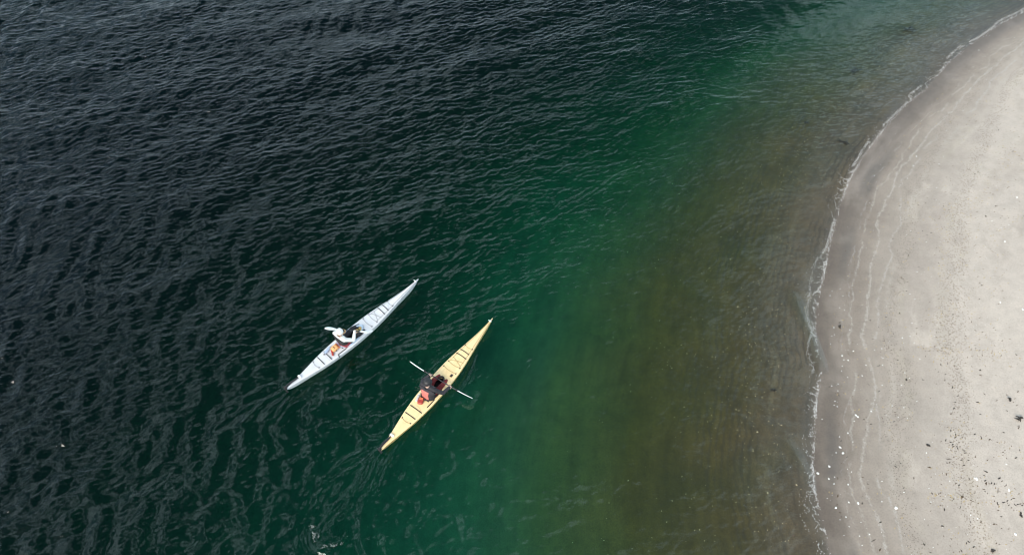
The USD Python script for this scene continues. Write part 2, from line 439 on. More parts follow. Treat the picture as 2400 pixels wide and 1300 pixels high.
# ------------------------------------------------------------------ materials of the things
def plain(name, col, rough=.45, var=.06, scale=9.0, spec=.5, coat=0.0, bump=0.0, metallic=0.0):
    g = Graph()
    o = g.n('texture_coordinate', 'object')
    nz = g.noise(o, scale, 4.0, .6)
    lo, hi = [c * (1 - var) for c in col], [min(1, c * (1 + var)) for c in col]
    c = g.ramp(nz, [(.3, lo), (.7, hi)])
    kw = {}
    if bump: kw['normal'] = g.n('bump', 'normal', height=g.noise(o, scale * 4, 4.0, .6), strength=.6, distance=bump)
    return g.done(name, g.n('principled_bsdf', 'BSDF', base_color=c, roughness=g.rng(nz, .2, .8, rough * .85, min(1, rough * 1.15), 'linear'), specular_ior_level=spec, coat_weight=coat, metallic=metallic, **kw))


M = dict(
    white_gel=plain('white_gelcoat', (.66, .665, .675), .30, .05, 3.0, coat=.3), white_hull=plain('white_hull_gelcoat', (.64, .655, .65), .30, .05, 3.0, coat=.3),
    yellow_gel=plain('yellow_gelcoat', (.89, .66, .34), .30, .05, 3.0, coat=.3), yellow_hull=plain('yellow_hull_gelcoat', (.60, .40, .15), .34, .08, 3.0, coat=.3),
    black=plain('black_plastic', (.022, .021, .022), .5, .2), rubber=plain('black_rubber', (.016, .015, .015), .7, .2), webbing=plain('black_webbing', (.02, .018, .017), .85, .25, 60),
    line=plain('grey_deck_line', (.26, .26, .27), .8, .15, 80), cord=plain('tan_cord', (.42, .31, .14), .8, .15, 80), liner=plain('dark_cockpit_liner', (.018, .017, .018), .8, .3),
    pale_blue=plain('pale_blue_rim', (.46, .58, .70), .35, .06), dark_rim=plain('black_rim', (.03, .018, .018), .45, .2), blade=plain('white_blade', (.86, .86, .85), .35, .04), shaft=plain('carbon_shaft', (.02, .022, .026), .35, .2),
    skin=plain('skin', (.60, .40, .32), .55, .08, 20), hat_white=plain('white_cotton', (.78, .77, .74), .9, .05, 40, bump=.002), straw=plain('tan_brim', (.44, .26, .12), .85, .12, 50), shirt_white=plain('white_shirt', (.66, .69, .66), .9, .07, 24, bump=.003),
    vest_black=plain('black_nylon', (.022, .021, .023), .7, .3, 25, bump=.003), vest_red=plain('red_nylon', (.34, .04, .05), .7, .15, 25), salmon=plain('salmon_panel', (.56, .17, .14), .8, .1, 25), charcoal=plain('charcoal_fabric', (.032, .030, .035), .85, .3, 25, bump=.003),
    red_cloth=plain('dark_red_cloth', (.20, .025, .025), .85, .2, 25), grey_cloth=plain('grey_cloth', (.16, .16, .17), .85, .2, 25), hair=plain('brown_hair', (.05, .03, .02), .7, .3, 60), eye=plain('eye_dark', (.02, .015, .012), .2, .1),
    orange=plain('orange_drybag', (.60, .17, .07), .45, .1, 14, bump=.003), peach=plain('faded_orange', (.78, .40, .16), .5, .1, 14, bump=.003), red=plain('red_plastic', (.40, .05, .035), .4, .1), bottle=plain('pale_blue_bottle', (.42, .52, .66), .2, .08), clear=plain('cloudy_plastic', (.62, .60, .56), .3, .08), sponge=plain('yellow_foam', (.74, .55, .19), .9, .12, 40, bump=.004),
    shell=plain('bleached_shell', (.80, .79, .75), .6, .06, 30), shell_tan=plain('tan_shell', (.55, .42, .24), .6, .15, 30), weed=plain('dried_weed', (.045, .036, .028), .75, .4, 20), weed_brown=plain('brown_weed', (.10, .065, .04), .75, .3, 20), weed_wet=plain('wet_weed', (.018, .014, .006), .35, .4, 20), foam=plain('sea_foam', (.48, .46, .43), .8, .04, 30))


# ------------------------------------------------------------------ mesh helpers
def man(mesh):
    v, f = (mesh.vertices, mesh.faces) if hasattr(mesh, 'vertices') else mesh
    return m3.Manifold(m3.Mesh(np.asarray(v, np.float32), np.asarray(f, np.uint32)))


def tri(mf):
    m = mf.to_mesh()
    return trimesh.Trimesh(np.array(m.vert_properties[:, :3]), np.array(m.tri_verts), process=False)


def tube(points, r, n=7, ry=None, closed=False, up=(0, 0, 1)):
    """A swept tube; r may vary along it; ry gives it a flatter section (measured along up)."""
    p = np.asarray(points, float); k = len(p)
    r = np.broadcast_to(r, k); ry = r if ry is None else np.broadcast_to(ry, k)
    t = np.roll(p, -1, 0) - np.roll(p, 1, 0) if closed else np.gradient(p, axis=0)
    t /= np.linalg.norm(t, axis=1, keepdims=True) + 1e-12
    u = np.broadcast_to(np.asarray(up, float), p.shape)
    s = np.cross(t, u); bad = np.linalg.norm(s, axis=1) < .05
    s[bad] = np.cross(t[bad], [1.0, .1, 0]); s /= np.linalg.norm(s, axis=1, keepdims=True)
    w = np.cross(s, t)
    a = np.arange(n) / n * 2 * np.pi
    v = p[:, None] + s[:, None] * (np.cos(a)[None, :, None] * r[:, None, None]) + w[:, None] * (np.sin(a)[None, :, None] * ry[:, None, None])
    v = v.reshape(-1, 3)
    f = []
    for i in range(k if closed else k - 1):
        j = (i + 1) % k
        for q in range(n):
            q2 = (q + 1) % n
            f += [[i * n + q, i * n + q2, j * n + q2], [i * n + q, j * n + q2, j * n + q]]
    if not closed:
        v = np.vstack([v, p[0], p[-1]]); c0, c1 = len(v) - 2, len(v) - 1
        for q in range(n):
            q2 = (q + 1) % n
            f += [[c0, q2, q], [c1, (k - 1) * n + q, (k - 1) * n + q2]]
    return trimesh.Trimesh(v, f, process=False)


def loft(rings):
    R = np.asarray(rings); k, n = R.shape[:2]
    v = R.reshape(-1, 3); f = []
    for i in range(k - 1):
        for q in range(n):
            q2 = (q + 1) % n
            f += [[i * n + q, i * n + q2, (i + 1) * n + q2], [i * n + q, (i + 1) * n + q2, (i + 1) * n + q]]
    v = np.vstack([v, R[0].mean(0), R[-1].mean(0)]); c0, c1 = len(v) - 2, len(v) - 1
    for q in range(n):
        q2 = (q + 1) % n
        f += [[c0, q2, q], [c1, (k - 1) * n + q, (k - 1) * n + q2]]
    m = trimesh.Trimesh(v, f, process=False)
    if m.volume < 0: m.invert()
    return m


def ball(c, r, n=12):
    return m3.Manifold.sphere(1.0, n).scale(tuple(np.broadcast_to(r, 3).astype(float))).translate(tuple(map(float, c)))


def bone(a, b, ra, rb, n=14): return m3.Manifold.batch_hull([ball(a, ra, n), ball(b, rb, n)])


def merged(parts, edge=.022, smooth=8):
    m = m3.Manifold.batch_boolean(parts, m3.OpType.Add).refine_to_length(edge)
    t = tri(m); t.merge_vertices()
    trimesh.smoothing.filter_taubin(t, lamb=.5, nu=.53, iterations=smooth)
    return t


def rbox(size, c, r=.01, rot=0.0, n=8):
    s = np.array(size) / 2 - r
    b = m3.Manifold.batch_hull([ball((sx * s[0], sy * s[1], sz * s[2]), r, n) for sx in (-1, 1) for sy in (-1, 1) for sz in (-1, 1)])
    return b.rotate((0, 0, rot)).translate(tuple(map(float, c)))


# ------------------------------------------------------------------ sea kayaks
SHEER = PchipInterpolator([-1, -.9, -.6, -.2, .1, .4, .7, .9, 1], [.235, .225, .21, .205, .215, .235, .275, .325, .36])
KEEL = PchipInterpolator([-1, -.96, -.8, -.4, .2, .7, .86, .95, 1], [.17, .07, -.07, -.12, -.12, -.07, .03, .18, .33])
CROWN = PchipInterpolator([-1, -.8, -.4, -.1, .2, .5, .8, 1], [.012, .025, .035, .04, .07, .055, .03, .012])


def kayak(kind, half, label, c_mid, c_half, c_wide, mats):
    (cx, cy), th, L = KAYAKS[kind]
    k = thing('sea_kayak', label, 'kayak', (cx, cy, 0.0), th)
    ts = np.unique(np.r_[-np.cos(np.linspace(0, np.pi, 46)), np.linspace(-.5, .4, 30)])
    B = lambda t: half * BEAM_T(t)
    deck_z = lambda x, y: SHEER(2 * x / L) + CROWN(2 * x / L) * (1 - (y / np.maximum(B(2 * x / L), .01)) ** 2)
    hull, deck = [], []
    for t in ts:
        x, b, s, ke, cr = t * L / 2, float(B(t)), float(SHEER(t)), float(KEEL(t)), float(CROWN(t))
        a = np.linspace(0, np.pi, 17)
        hull.append(np.stack([np.full(17, x), b * np.sign(np.cos(a)) * np.abs(np.cos(a)) ** (.65 + 1.5 * t ** 2), s - (s - ke) * np.sin(a) ** .85], 1))
        yy = np.linspace(-1, 1, 13)
        d = np.stack([np.full(13, x), yy * (b + .006), s + cr * (1 - yy ** 2)], 1)
        deck.append(np.vstack([d, [[x, b + .006, s - .018], [x, -b - .006, s - .018]]]))
    e = np.linspace(0, 2 * np.pi, 48, endpoint=False)
    ux = np.cos(e)
    egg = np.stack([c_mid + c_half * ux, c_wide * np.sin(e) * (1 - .20 * ux - .08 * ux ** 2)], 1)
    def egg_prism(off, z0, z1):
        cs = m3.CrossSection([egg]).offset(off, m3.JoinType.Round)
        return m3.Manifold.extrude(cs, z1 - z0).translate((0, 0, z0))
    cut = egg_prism(0.0, .05, 1.0)
    hm, dm = man(loft(hull)) - cut, man(loft(deck)) - cut
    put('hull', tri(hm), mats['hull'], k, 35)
    dk = put('deck', tri(dm), mats['deck'], k, 35)
    # cockpit
    liner = (egg_prism(-.001, .053, .205) - egg_prism(-.013, .066, .3))
    put('cockpit_liner', tri(liner), M['liner'], k)
    rim = np.stack([egg[:, 0], egg[:, 1], [float(deck_z(x, y)) + .022 for x, y in egg]], 1)
    put('coaming', tube(rim, .019, 8, ry=.03, closed=True), mats['rim'], k)
    put('cockpit_lip', tube(rim * [1, 1, 1] + np.stack([(egg[:, 0] - c_mid) * .05, egg[:, 1] * .07, np.full(48, .022)], 1), .012, 6, closed=True), mats['lip'], k)
    hx = c_mid - c_half + .19
    seat = rbox((.34, .34, .05), (hx, 0, .092), .02) - ball((hx - .02, 0, .16), (.14, .13, .06), 20)
    put('seat', tri(seat), M['black'], k)
    put('backrest', tri(rbox((.035, .30, .16), (hx - .165, 0, .20), .015)), M['black'], k)
    # hatches with their straps, lines and fittings
    def over(x, y0=-.84, y1=.84, n=11, lift=.008):
        ys = np.linspace(y0, y1, n) * float(B(2 * x / L))
        return np.array([(x, y, float(deck_z(x, y)) + lift) for y in ys])
    for f0, f1 in ((.685, .745), (.225, .305)):
        xc, hl = (f0 + f1) / 2 - .5, (f1 - f0) / 2 + .02
        a = np.linspace(0, 2 * np.pi, 28, endpoint=False)
        wy_ = .72 * float(B(2 * xc))
        ring = [((xc * L) + hl * L * .75 * math.cos(q), wy_ * math.sin(q)) for q in a]
        topv = np.array([(x, y, float(deck_z(x, y)) + .006) for x, y in ring])
        c = np.array([[xc * L, 0, float(deck_z(xc * L, 0)) + .016]])
        ins = topv * .86 + c * .14; ins[:, 2] = [float(deck_z(x, y)) + .014 for x, y, _ in ins]
        v = np.vstack([topv, ins, c])
        f = []
        for q in range(28):
            r2 = (q + 1) % 28
            f += [[q, r2, 28 + r2], [q, 28 + r2, 28 + q], [28 + q, 28 + r2, 56]]
        put('hatch_cover', (v, f), mats['deck'], k, 30)
    for f in (.729, .697, .290, .241):
        put('hatch_strap', tube(over((f - .5) * L, lift=.022), .0125, 6, ry=.006), M['webbing'], k)
    for f in (.765, .627, .586, .203):
        p = over((f - .5) * L, -.8, .8)
        p[:, 0] -= .05 * np.cos(np.linspace(-1.4, 1.4, 11)) - .03
        put('deck_bungee', tube(p, .006, 5), mats['line'], k)
        for q in (0, -1):
            put('deck_fitting', tri(ball(p[q] + [0, 0, .004], (.024, .016, .012), 10)), M['black'], k)
    xa, xb = (.640 - .5) * L, (.668 - .5) * L
    for sgn in (1, -1):
        p = np.array([(xa + (xb - xa) * w, sgn * (w * 1.5 - .75) * float(B(2 * xa / L)), 0) for w in np.linspace(0, 1, 9)])
        p[:, 2] = [float(deck_z(x, y)) + .01 for x, y, _ in p]
        put('deck_bungee', tube(p, .006, 5), mats['line'], k)
    for sgn in (1, -1):
        xs = np.linspace((.63 - .5) * L, (.965 - .5) * L, 24)
        put('deck_line', tube(np.array([(x, sgn * .72 * float(B(2 * x / L)), float(deck_z(x, .72 * float(B(2 * x / L)))) + .008) for x in xs]), .0055, 5), mats['line'], k)
    xs = np.linspace((.335 - .5) * L, (.395 - .5) * L, 8)
    leash = [(x, -.80 * float(B(2 * x / L)), float(deck_z(x, -.80 * float(B(2 * x / L)))) + .012) for x in xs]
    if kind == 'white': leash = [(xs[0] - .02, -.99 * half, .17), (xs[0] - .01, -.985 * float(B(2 * xs[0] / L)), .222)] + leash
    put('tow_line', tube(np.array(leash), .013, 6), M['webbing'], k)
    # bow and stern
    x1 = L / 2
    tg = m3.Manifold.batch_boolean([bone((x1 - .13, -.05, .40), (x1 - .13, .05, .40), .014, .014, 10), bone((x1 - .13, 0, .40), (x1 - .06, 0, .375), .006, .006, 8)], m3.OpType.Add)
    put('bow_toggle', tri(tg), M['blade'], k)
    put('bow_cap', tri(rbox((.05, .024, .04), (x1 - .012, 0, .350), .010)), mats['deck'], k)
    bl = np.array([(-x1 - .03, .045, .285), (-x1 + .08, .045, .295), (-x1 + .22, .04, .29), (-x1 + .36, .03, .28), (-x1 + .44, .025, .272)])
    put('rudder_blade', tube(bl, [.022, .030, .034, .030, .012], 10, ry=.014), M['black'], k)
    br = m3.Manifold.batch_boolean([rbox((.09, .07, .06), (-x1 - .02, .02, .25), .012), rbox((.05, .05, .20), (-x1 - .03, 0, .15), .012), bone((-x1 - .03, -.07, .25), (-x1 - .03, .10, .25), .014, .014, 8)], m3.OpType.Add)
    put('rudder_bracket', tri(br), M['rubber'], k)
    put('rudder_rest', tri(rbox((.06, .13, .035), (-x1 + .48, .02, .275), .01)), M['blade'], k)
    return k, deck_z, L


def to_world(kind, p):
    (cx, cy), th, _ = KAYAKS[kind]
    x, y, z = p
    return np.array([cx + x * math.cos(th) - y * math.sin(th), cy + x * math.sin(th) + y * math.cos(th), z])


kw, dzw, LW = kayak('white', .275, 'long white sea kayak with pale blue cockpit rim, black rudder and straps', -.20, .44, .225,
                    dict(hull=M['white_hull'], deck=M['white_gel'], rim=M['pale_blue'], lip=M['pale_blue'], line=M['line']))
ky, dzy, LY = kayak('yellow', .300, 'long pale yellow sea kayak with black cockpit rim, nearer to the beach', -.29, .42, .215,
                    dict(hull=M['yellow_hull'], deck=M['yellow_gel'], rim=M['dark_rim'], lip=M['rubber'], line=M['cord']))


# ------------------------------------------------------------------ paddles
def paddle(kind, a, b, label, blade_n, twist_n, w=.085):
    (cx, cy), th, _ = KAYAKS[kind]
    a, b = np.array(a, float), np.array(b, float)
    mid = (a + b) / 2
    wm = to_world(kind, mid)
    k = thing('kayak_paddle', label, 'paddle', wm, th)
    d = (b - a) / np.linalg.norm(b - a); ln = np.linalg.norm(b - a)
    p0, p1 = a + d * .46 - mid, b - d * .46 - mid
    put('shaft', tube(np.linspace(p0, p1, 12), .0165, 10), M['shaft'], k)
    for end, sgn, nrm in ((a - mid, 1, blade_n), (b - mid, -1, twist_n)):
        n = np.asarray(nrm, float); n = n - d * (n @ d); n /= np.linalg.norm(n)
        q = np.cross(n, d)
        u = np.linspace(0, 1, 15)
        hw = w * np.interp(u, [0, .06, .2, .45, .7, .88, 1], [.42, .80, 1.0, .98, .72, .36, .18])
        c = end[None] + d[None] * (sgn * u * .50)[:, None] + n[None] * (.028 * (1 - u) ** 2)[:, None]
        put('blade', tube(c, np.maximum(hw, .014), 14, ry=np.interp(u, [0, .5, 1], [.005, .009, .016]), up=n), M['blade'], k)
    put('drip_ring', tri(m3.Manifold.batch_boolean([bone(p0 + d * .05, p0 + d * .07, .03, .03, 12), bone(p1 - d * .05, p1 - d * .07, .03, .03, 12)], m3.OpType.Add)), M['rubber'], k)
    return d


A_W, B_W = np.array((-.53, .80, .20)), np.array((.13, -.80, 1.0))
A_Y, B_Y = np.array((-.17, .95, .62)), np.array((.09, -1.12, .28))
dW = paddle('white', A_W, B_W, 'white bladed paddle with one blade dipped beside the white kayak', (.35, .25, .9), (.3, .35, .9))
dY = paddle('yellow', A_Y, B_Y, 'white bladed paddle held level across the yellow kayak, blades edge on', (.95, .1, .18), (.95, -.1, .22), .095)


# ------------------------------------------------------------------ paddlers
def grip(c, d, palm, thumb_dir):
    """A hand closed round a shaft: palm on the side 'palm', four fingers curling round, the thumb against them."""
    d = d / np.linalg.norm(d); n = palm - d * (palm @ d); n /= np.linalg.norm(n); q = np.cross(d, n)
    parts = []
    back = c + n * .040
    parts.append(m3.Manifold.batch_hull([ball(back + d * o + q * s, .014, 10) for o in (-.036, .034) for s in (-.028, .03)]))
    for o, reach in ((-.033, 4.1), (-.011, 4.5), (.011, 4.4), (.032, 3.7)):
        angs = np.linspace(.9, reach, 4)
        pp = [c + d * o + (n * math.cos(x) + q * math.sin(x)) * .029 for x in angs]
        rr = [.0105, .0100, .0092, .0080]
        parts.append(bone(back + d * o + q * .028, pp[0], .0115, rr[0], 8))
        for x in range(3): parts.append(bone(pp[x], pp[x + 1], rr[x], rr[x + 1], 8))
    tb = back + d * (.04 * thumb_dir) - q * .02
    tp = [tb, c + d * (.05 * thumb_dir) - q * .032, c + d * (.042 * thumb_dir) - q * .02 - n * .024]
    parts += [bone(tp[0], tp[1], .013, .0115, 8), bone(tp[1], tp[2], .0115, .009, 8)]
    return parts, back - q * .03


def paddler(kind, label, hips, chest, neck, head, shoulders, elbows, hands, d, face, cloth):
    (cx, cy), th, _ = KAYAKS[kind]
    hips, chest, neck, head = map(lambda a: np.array(a, float), (hips, chest, neck, head))
    base = np.array([hips[0], hips[1], .11])
    k = thing('person', label, 'person', to_world(kind, base), th)
    o = lambda p: np.asarray(p, float) - base
    S, E, Hd = [np.array(s, float) for s in shoulders], [np.array(s, float) for s in elbows], [np.array(s, float) for s in hands]
    f = np.array(face, float); f /= np.linalg.norm(f); side = np.cross([0, 0, 1.0], f); side /= np.linalg.norm(side); upv = np.cross(f, side)
    torso = lambda g: [m3.Manifold.batch_hull([ball(o(hips) + [0, y, 0], .105 + g, 16) for y in (-.07, .07)] + [ball(o((hips + chest) / 2) + [0, y, 0], .098 + g, 16) for y in (-.06, .06)]),
                       m3.Manifold.batch_hull([ball(o((hips + chest) / 2) + [0, y, 0], .098 + g, 16) for y in (-.06, .06)] + [ball(o(chest) + [0, y, 0], .105 + g, 16) for y in (-.085, .085)]),
                       m3.Manifold.batch_hull([ball(o(chest) + [0, y, 0], .105 + g, 16) for y in (-.085, .085)] + [ball(o(s), .055 + g, 14) for s in S])]
    arms = lambda g, end=1.0: sum([[bone(o(S[i]), o(E[i]), .054 + g, .042 + g), bone(o(E[i]), o(E[i]) + (W_[i] - o(E[i])) * end, .043 + g, .029 + g)] for i in (0, 1)], [])
    knees = [hips + [.44, y, .075] for y in (.15, -.15)]
    feet = [hips + [.86, y, -.07] for y in (.11, -.11)]
    legs = lambda g: sum([[bone(o(hips + [.02, y, -.01]), o(knees[i]), .085 + g, .058 + g), bone(o(knees[i]), o(feet[i]), .056 + g, .036 + g)] for i, y in ((0, .09), (1, -.09))], [])
    G, W_ = [], []
    for i in (0, 1):
        pr, wrist = grip(o(Hd[i]), d, (o(E[i]) - o(Hd[i])) * .6 + np.array([-.05, 0, .10]), 1 if i == 0 else -1)
        G += pr; W_.append(wrist)
    hc = o(head)
    skull = m3.Manifold.batch_hull([ball(hc + upv * .025 - f * .012, (.078, .078, .085), 20), ball(hc - upv * .075 + f * .035, (.04, .042, .035), 16)])
    feat = [bone(hc + f * .082 + upv * .012, hc + f * .103 - upv * .022, .009, .013, 10), ball(hc + f * .078 - upv * .055, (.014, .022, .008), 10)]
    feat += [ball(hc + side * (s * .078) - f * .005 - upv * .005, (.016, .012, .030), 10) for s in (1, -1)]
    feat += [ball(hc + f * .068 + side * (s * .03) + upv * .032, (.018, .022, .009), 10) for s in (1, -1)]
    fine = merged([skull, bone(hc - upv * .06 - f * .01, o(neck), .052, .058)] + feat + G + torso(0) + arms(0) + legs(0) + [m3.Manifold.batch_hull([ball(o(x), .04, 10), ball(o(x) + [.06, 0, .07], .032, 10)]) for x in feet], .016, 4)
    put('body', fine, M['skin'], k, True)
    for s in (1, -1):
        put('eye', tri(ball(hc + f * .079 + side * (s * .031) + upv * .014, .011, 10)), M['eye'], k)
    put('trousers', merged(legs(.013) + [torso(.008)[0].trim_by_plane((0, 0, -1), -(o(hips)[2] + .08))], .03, 6), cloth['trousers'], k, True)
    put('shirt', merged(torso(.012) + arms(.014, cloth['sleeve']), .026, 8), cloth['shirt'], k, True)
    zlo, zhi = o(hips)[2] + .02, o(S[0])[2] + cloth.get('vest_top', .03)
    body = m3.Manifold.batch_boolean(torso(.045), m3.OpType.Add).trim_by_plane((0, 0, 1), zlo).trim_by_plane((0, 0, -1), -zhi)
    body = body - bone(o(neck), o(neck) + [.04, 0, .2], .10, .13, 16)
    for i in (0, 1): body = body - bone(o(S[i]) + (o(S[i]) - o(chest)) * .16, o(E[i]), .088, .09, 14)
    v = put('life_vest', merged([body], .026, 6), cloth['vest'], k, True)
    belt = m3.Manifold.batch_boolean(torso(.052), m3.OpType.Add)
    put('vest_hem', merged([belt.trim_by_plane((0, 0, 1), zlo - .01).trim_by_plane((0, 0, -1), -(zlo + cloth.get('hem_h', .05)))], .026, 4), cloth['hem'], v, True)
    if 'panel' in cloth:
        pn = m3.Manifold.batch_boolean(torso(.058), m3.OpType.Add).trim_by_plane((0, 0, 1), zlo + .03).trim_by_plane((0, 0, -1), -(zhi - .06)).trim_by_plane((-1, 0, .15), .02) ^ m3.Manifold.cube((1, .25, 2), True)
        put('back_panel', merged([pn], .026, 5), cloth['panel'], v, True)
    put('hair', merged([(m3.Manifold.batch_hull([ball(hc + upv * .028 - f * .016, (.086, .085, .088), 18), ball(hc - upv * .05 - f * .045, (.05, .06, .05), 14)])).trim_by_plane(tuple((-f + upv * .25).tolist()), -.02 + float((hc) @ (-f + upv * .25)))], .02, 4), M['hair'], k, True)
    # hat: crown and brim
    a = np.linspace(0, 2 * np.pi, 40, endpoint=False)
    cr = ball(hc + upv * .055 - f * .008, (cloth['crown'], cloth['crown'], .088), 28).trim_by_plane(tuple(upv.tolist()), float((hc + upv * .04) @ upv))
    ht = put('hat', merged([cr], .02, 3), cloth['hat'], k, True)
    bx = cloth['brim']
    rings = []
    for rr, dz in ((.088, .048), (bx, .030), (bx, .024), (.088, .040)):
        rings.append(np.array([hc + upv * (dz - .012 * abs(math.cos(x)) * (rr > .1)) + f * (rr * cloth['reach'](x) * math.cos(x) - .008) + side * (rr * math.sin(x) * (cloth['wide'] if rr > .1 else 1.0)) for x in a]))
    rings.append(rings[0])
    R = np.array(rings[:4]); v_ = R.reshape(-1, 3); fc = []
    for i in range(4):
        j = (i + 1) % 4
        for q in range(40):
            q2 = (q + 1) % 40
            fc += [[i * 40 + q, i * 40 + q2, j * 40 + q2], [i * 40 + q, j * 40 + q2, j * 40 + q]]
    bm = trimesh.Trimesh(v_, fc, process=False); bm.fix_normals()
    put('hat_brim', bm, cloth['brim_mat'], ht, 40)
    return k


at = lambda A, B, t: A + (B - A) * t
paddler('white', 'person in white hat and white shirt paddling the white kayak', (-.44, 0, .215), (-.50, -.01, .50), (-.52, -.02, .70), (-.50, -.04, .86), [(-.53, .18, .645), (-.49, -.195, .645)],
        [(-.50, .345, .42), (-.29, -.33, .53)], [at(A_W, B_W, .33), at(A_W, B_W, .655)], dW, (.97, -.2, -.22),
        dict(hem_h=.15, vest_top=-.03, shirt=M['shirt_white'], sleeve=1.0, vest=M['vest_black'], hem=M['vest_red'], trousers=M['vest_black'], hat=M['hat_white'], crown=.110, brim=.115, brim_mat=M['straw'], wide=.92, reach=lambda x: 1.75 if math.cos(x) > 0 else .85))
paddler('yellow', 'person in black hat and dark vest with salmon back panel paddling the yellow kayak', (-.52, 0, .215), (-.50, 0, .50), (-.48, .01, .70), (-.45, .02, .86), [(-.49, .19, .645), (-.45, -.20, .64)],
        [(-.33, .345, .44), (-.30, -.38, .44)], [at(A_Y, B_Y, .335), at(A_Y, B_Y, .655)], dY, (.95, .1, -.28),
        dict(shirt=M['charcoal'], sleeve=.86, vest=M['charcoal'], hem=M['vest_black'], panel=M['salmon'], trousers=M['red_cloth'], hat=M['black'], crown=.122, brim=.138, brim_mat=M['charcoal'], wide=.95, reach=lambda x: 1.2 if math.cos(x) > 0 else .95))


# ------------------------------------------------------------------ things lying on the decks
def rest(kind, x, y):
    dz = dzw if kind == 'white' else dzy
    return to_world(kind, (x, y, float(dz(x, y)) + .004)), KAYAKS[kind][1]


p, r = rest('white', -.79, .0)
k = thing('dry_bag', 'orange and peach roll-top dry bag strapped behind the cockpit of the white kayak', 'dry bag', p, r)
put('bag_body', merged([m3.Manifold.batch_hull([ball((x, y, .060 + .010 * s), (.045, .045, .050), 14) for x, s in ((-.07, 0), (.05, 1)) for y in (-.05, .05)])], .02, 6), M['peach'], k, True)
put('roll_top', tri(m3.Manifold.batch_hull([ball((.105, -.085, .06), .024, 10), ball((.105, .085, .06), .024, 10)])), M['orange'], k)
put('bag_strap', tube(np.array([(-.02, y,   .010 + .108 * math.sin(q)) for q, y in zip(np.linspace(0, np.pi, 15), -.11 * np.cos(np.linspace(0, np.pi, 15)))]), .012, 6, ry=.004), M['webbing'], k)
p, r = rest('white', -.93, -.04)
k = thing('bilge_pump', 'red hand pump lying under cords behind the orange dry bag on the white kayak', 'pump', p, r + 1.1)
put('pump_barrel', tri(bone((-.10, 0, .035), (.08, 0, .035), .030, .030, 14)), M['red'], k)
put('pump_handle', tri(m3.Manifold.batch_boolean([bone((.08, 0, .035), (.15, 0, .035), .010, .010, 10), bone((.15, -.045, .035), (.15, .045, .035), .013, .013, 10)], m3.OpType.Add)), M['black'], k)
p, r = rest('white', -.98, .115)
k = thing('water_bottle', 'pale blue water bottle lying on the rear deck of the white kayak', 'bottle', p, r + .25)
put('bottle_body', tri(m3.Manifold.batch_hull([ball((-.10, 0, .045), .042, 16), ball((.09, 0, .045), .042, 16)])), M['bottle'], k)
put('bottle_cap', tri(bone((-.165, 0, .045), (-.14, 0, .045), .024, .024, 12)), M['grey_cloth'], k)
wp = to_world('white', (.13, .015, .075))
k = thing('foam_block', 'yellow foam pad at the feet inside the cockpit of the white kayak', 'foam pad', wp, KAYAKS['white'][1])
put('pad', tri(rbox((.20, .20, .14), (0, 0, .075), .03)), M['sponge'], k)
put('pad_strap', tube(np.array([(0, y, .009 + z) for y, z in ((-.104, .02), (-.104, .13), (-.08, .142), (.08, .142), (.104, .13), (.104, .02))]), .012, 6, ry=.004), M['webbing'], k)
p, r = rest('yellow', -.83, .03)
k = thing('deck_pouch', 'small red and orange pouch with tan cord on the yellow kayak', 'pouch', p, r + .5)
put('pouch_body', merged([m3.Manifold.batch_hull([ball((x, y, .045), (.035, .035, .040), 12) for x in (-.05, .05) for y in (-.045, .045)])], .02, 4), M['red'], k, True)
put('pouch_flap', tri(rbox((.075, .12, .025), (.075, -.01, .075), .01)), M['orange'], k)
put('cord', tube(np.array([(.12 + .085 * math.cos(q) * (1 + .15 * math.sin(3 * q)), -.10 + .075 * math.sin(q), .015 + .006 * math.sin(2 * q)) for q in np.linspace(0, 5.4, 26)]), .008, 6), M['cord'], k)
p, r = rest('yellow', -.79, .17)
k = thing('water_bottle', 'cloudy white bottle lying behind the cockpit of the yellow kayak', 'bottle', p, r + .3)
put('bottle_body', tri(m3.Manifold.batch_hull([ball((-.08, 0, .04), .038, 16), ball((.07, 0, .04), .038, 16)])), M['clear'], k)
put('bottle_cap', tri(bone((.115, 0, .04), (.135, 0, .04), .022, .022, 12)), M['blade'], k)
p, r = rest('yellow', .33, -.165)
k = thing('deck_compass', 'small dark brown fixture on the right side of the yellow foredeck', 'deck compass', p, r)
put('compass_base', tri(rbox((.09, .07, .022), (0, 0, .010), .008)), M['weed_brown'], k)
put('compass_dome', tri(ball((0, 0, .022), (.03, .03, .028), 14)), M['black'], k)


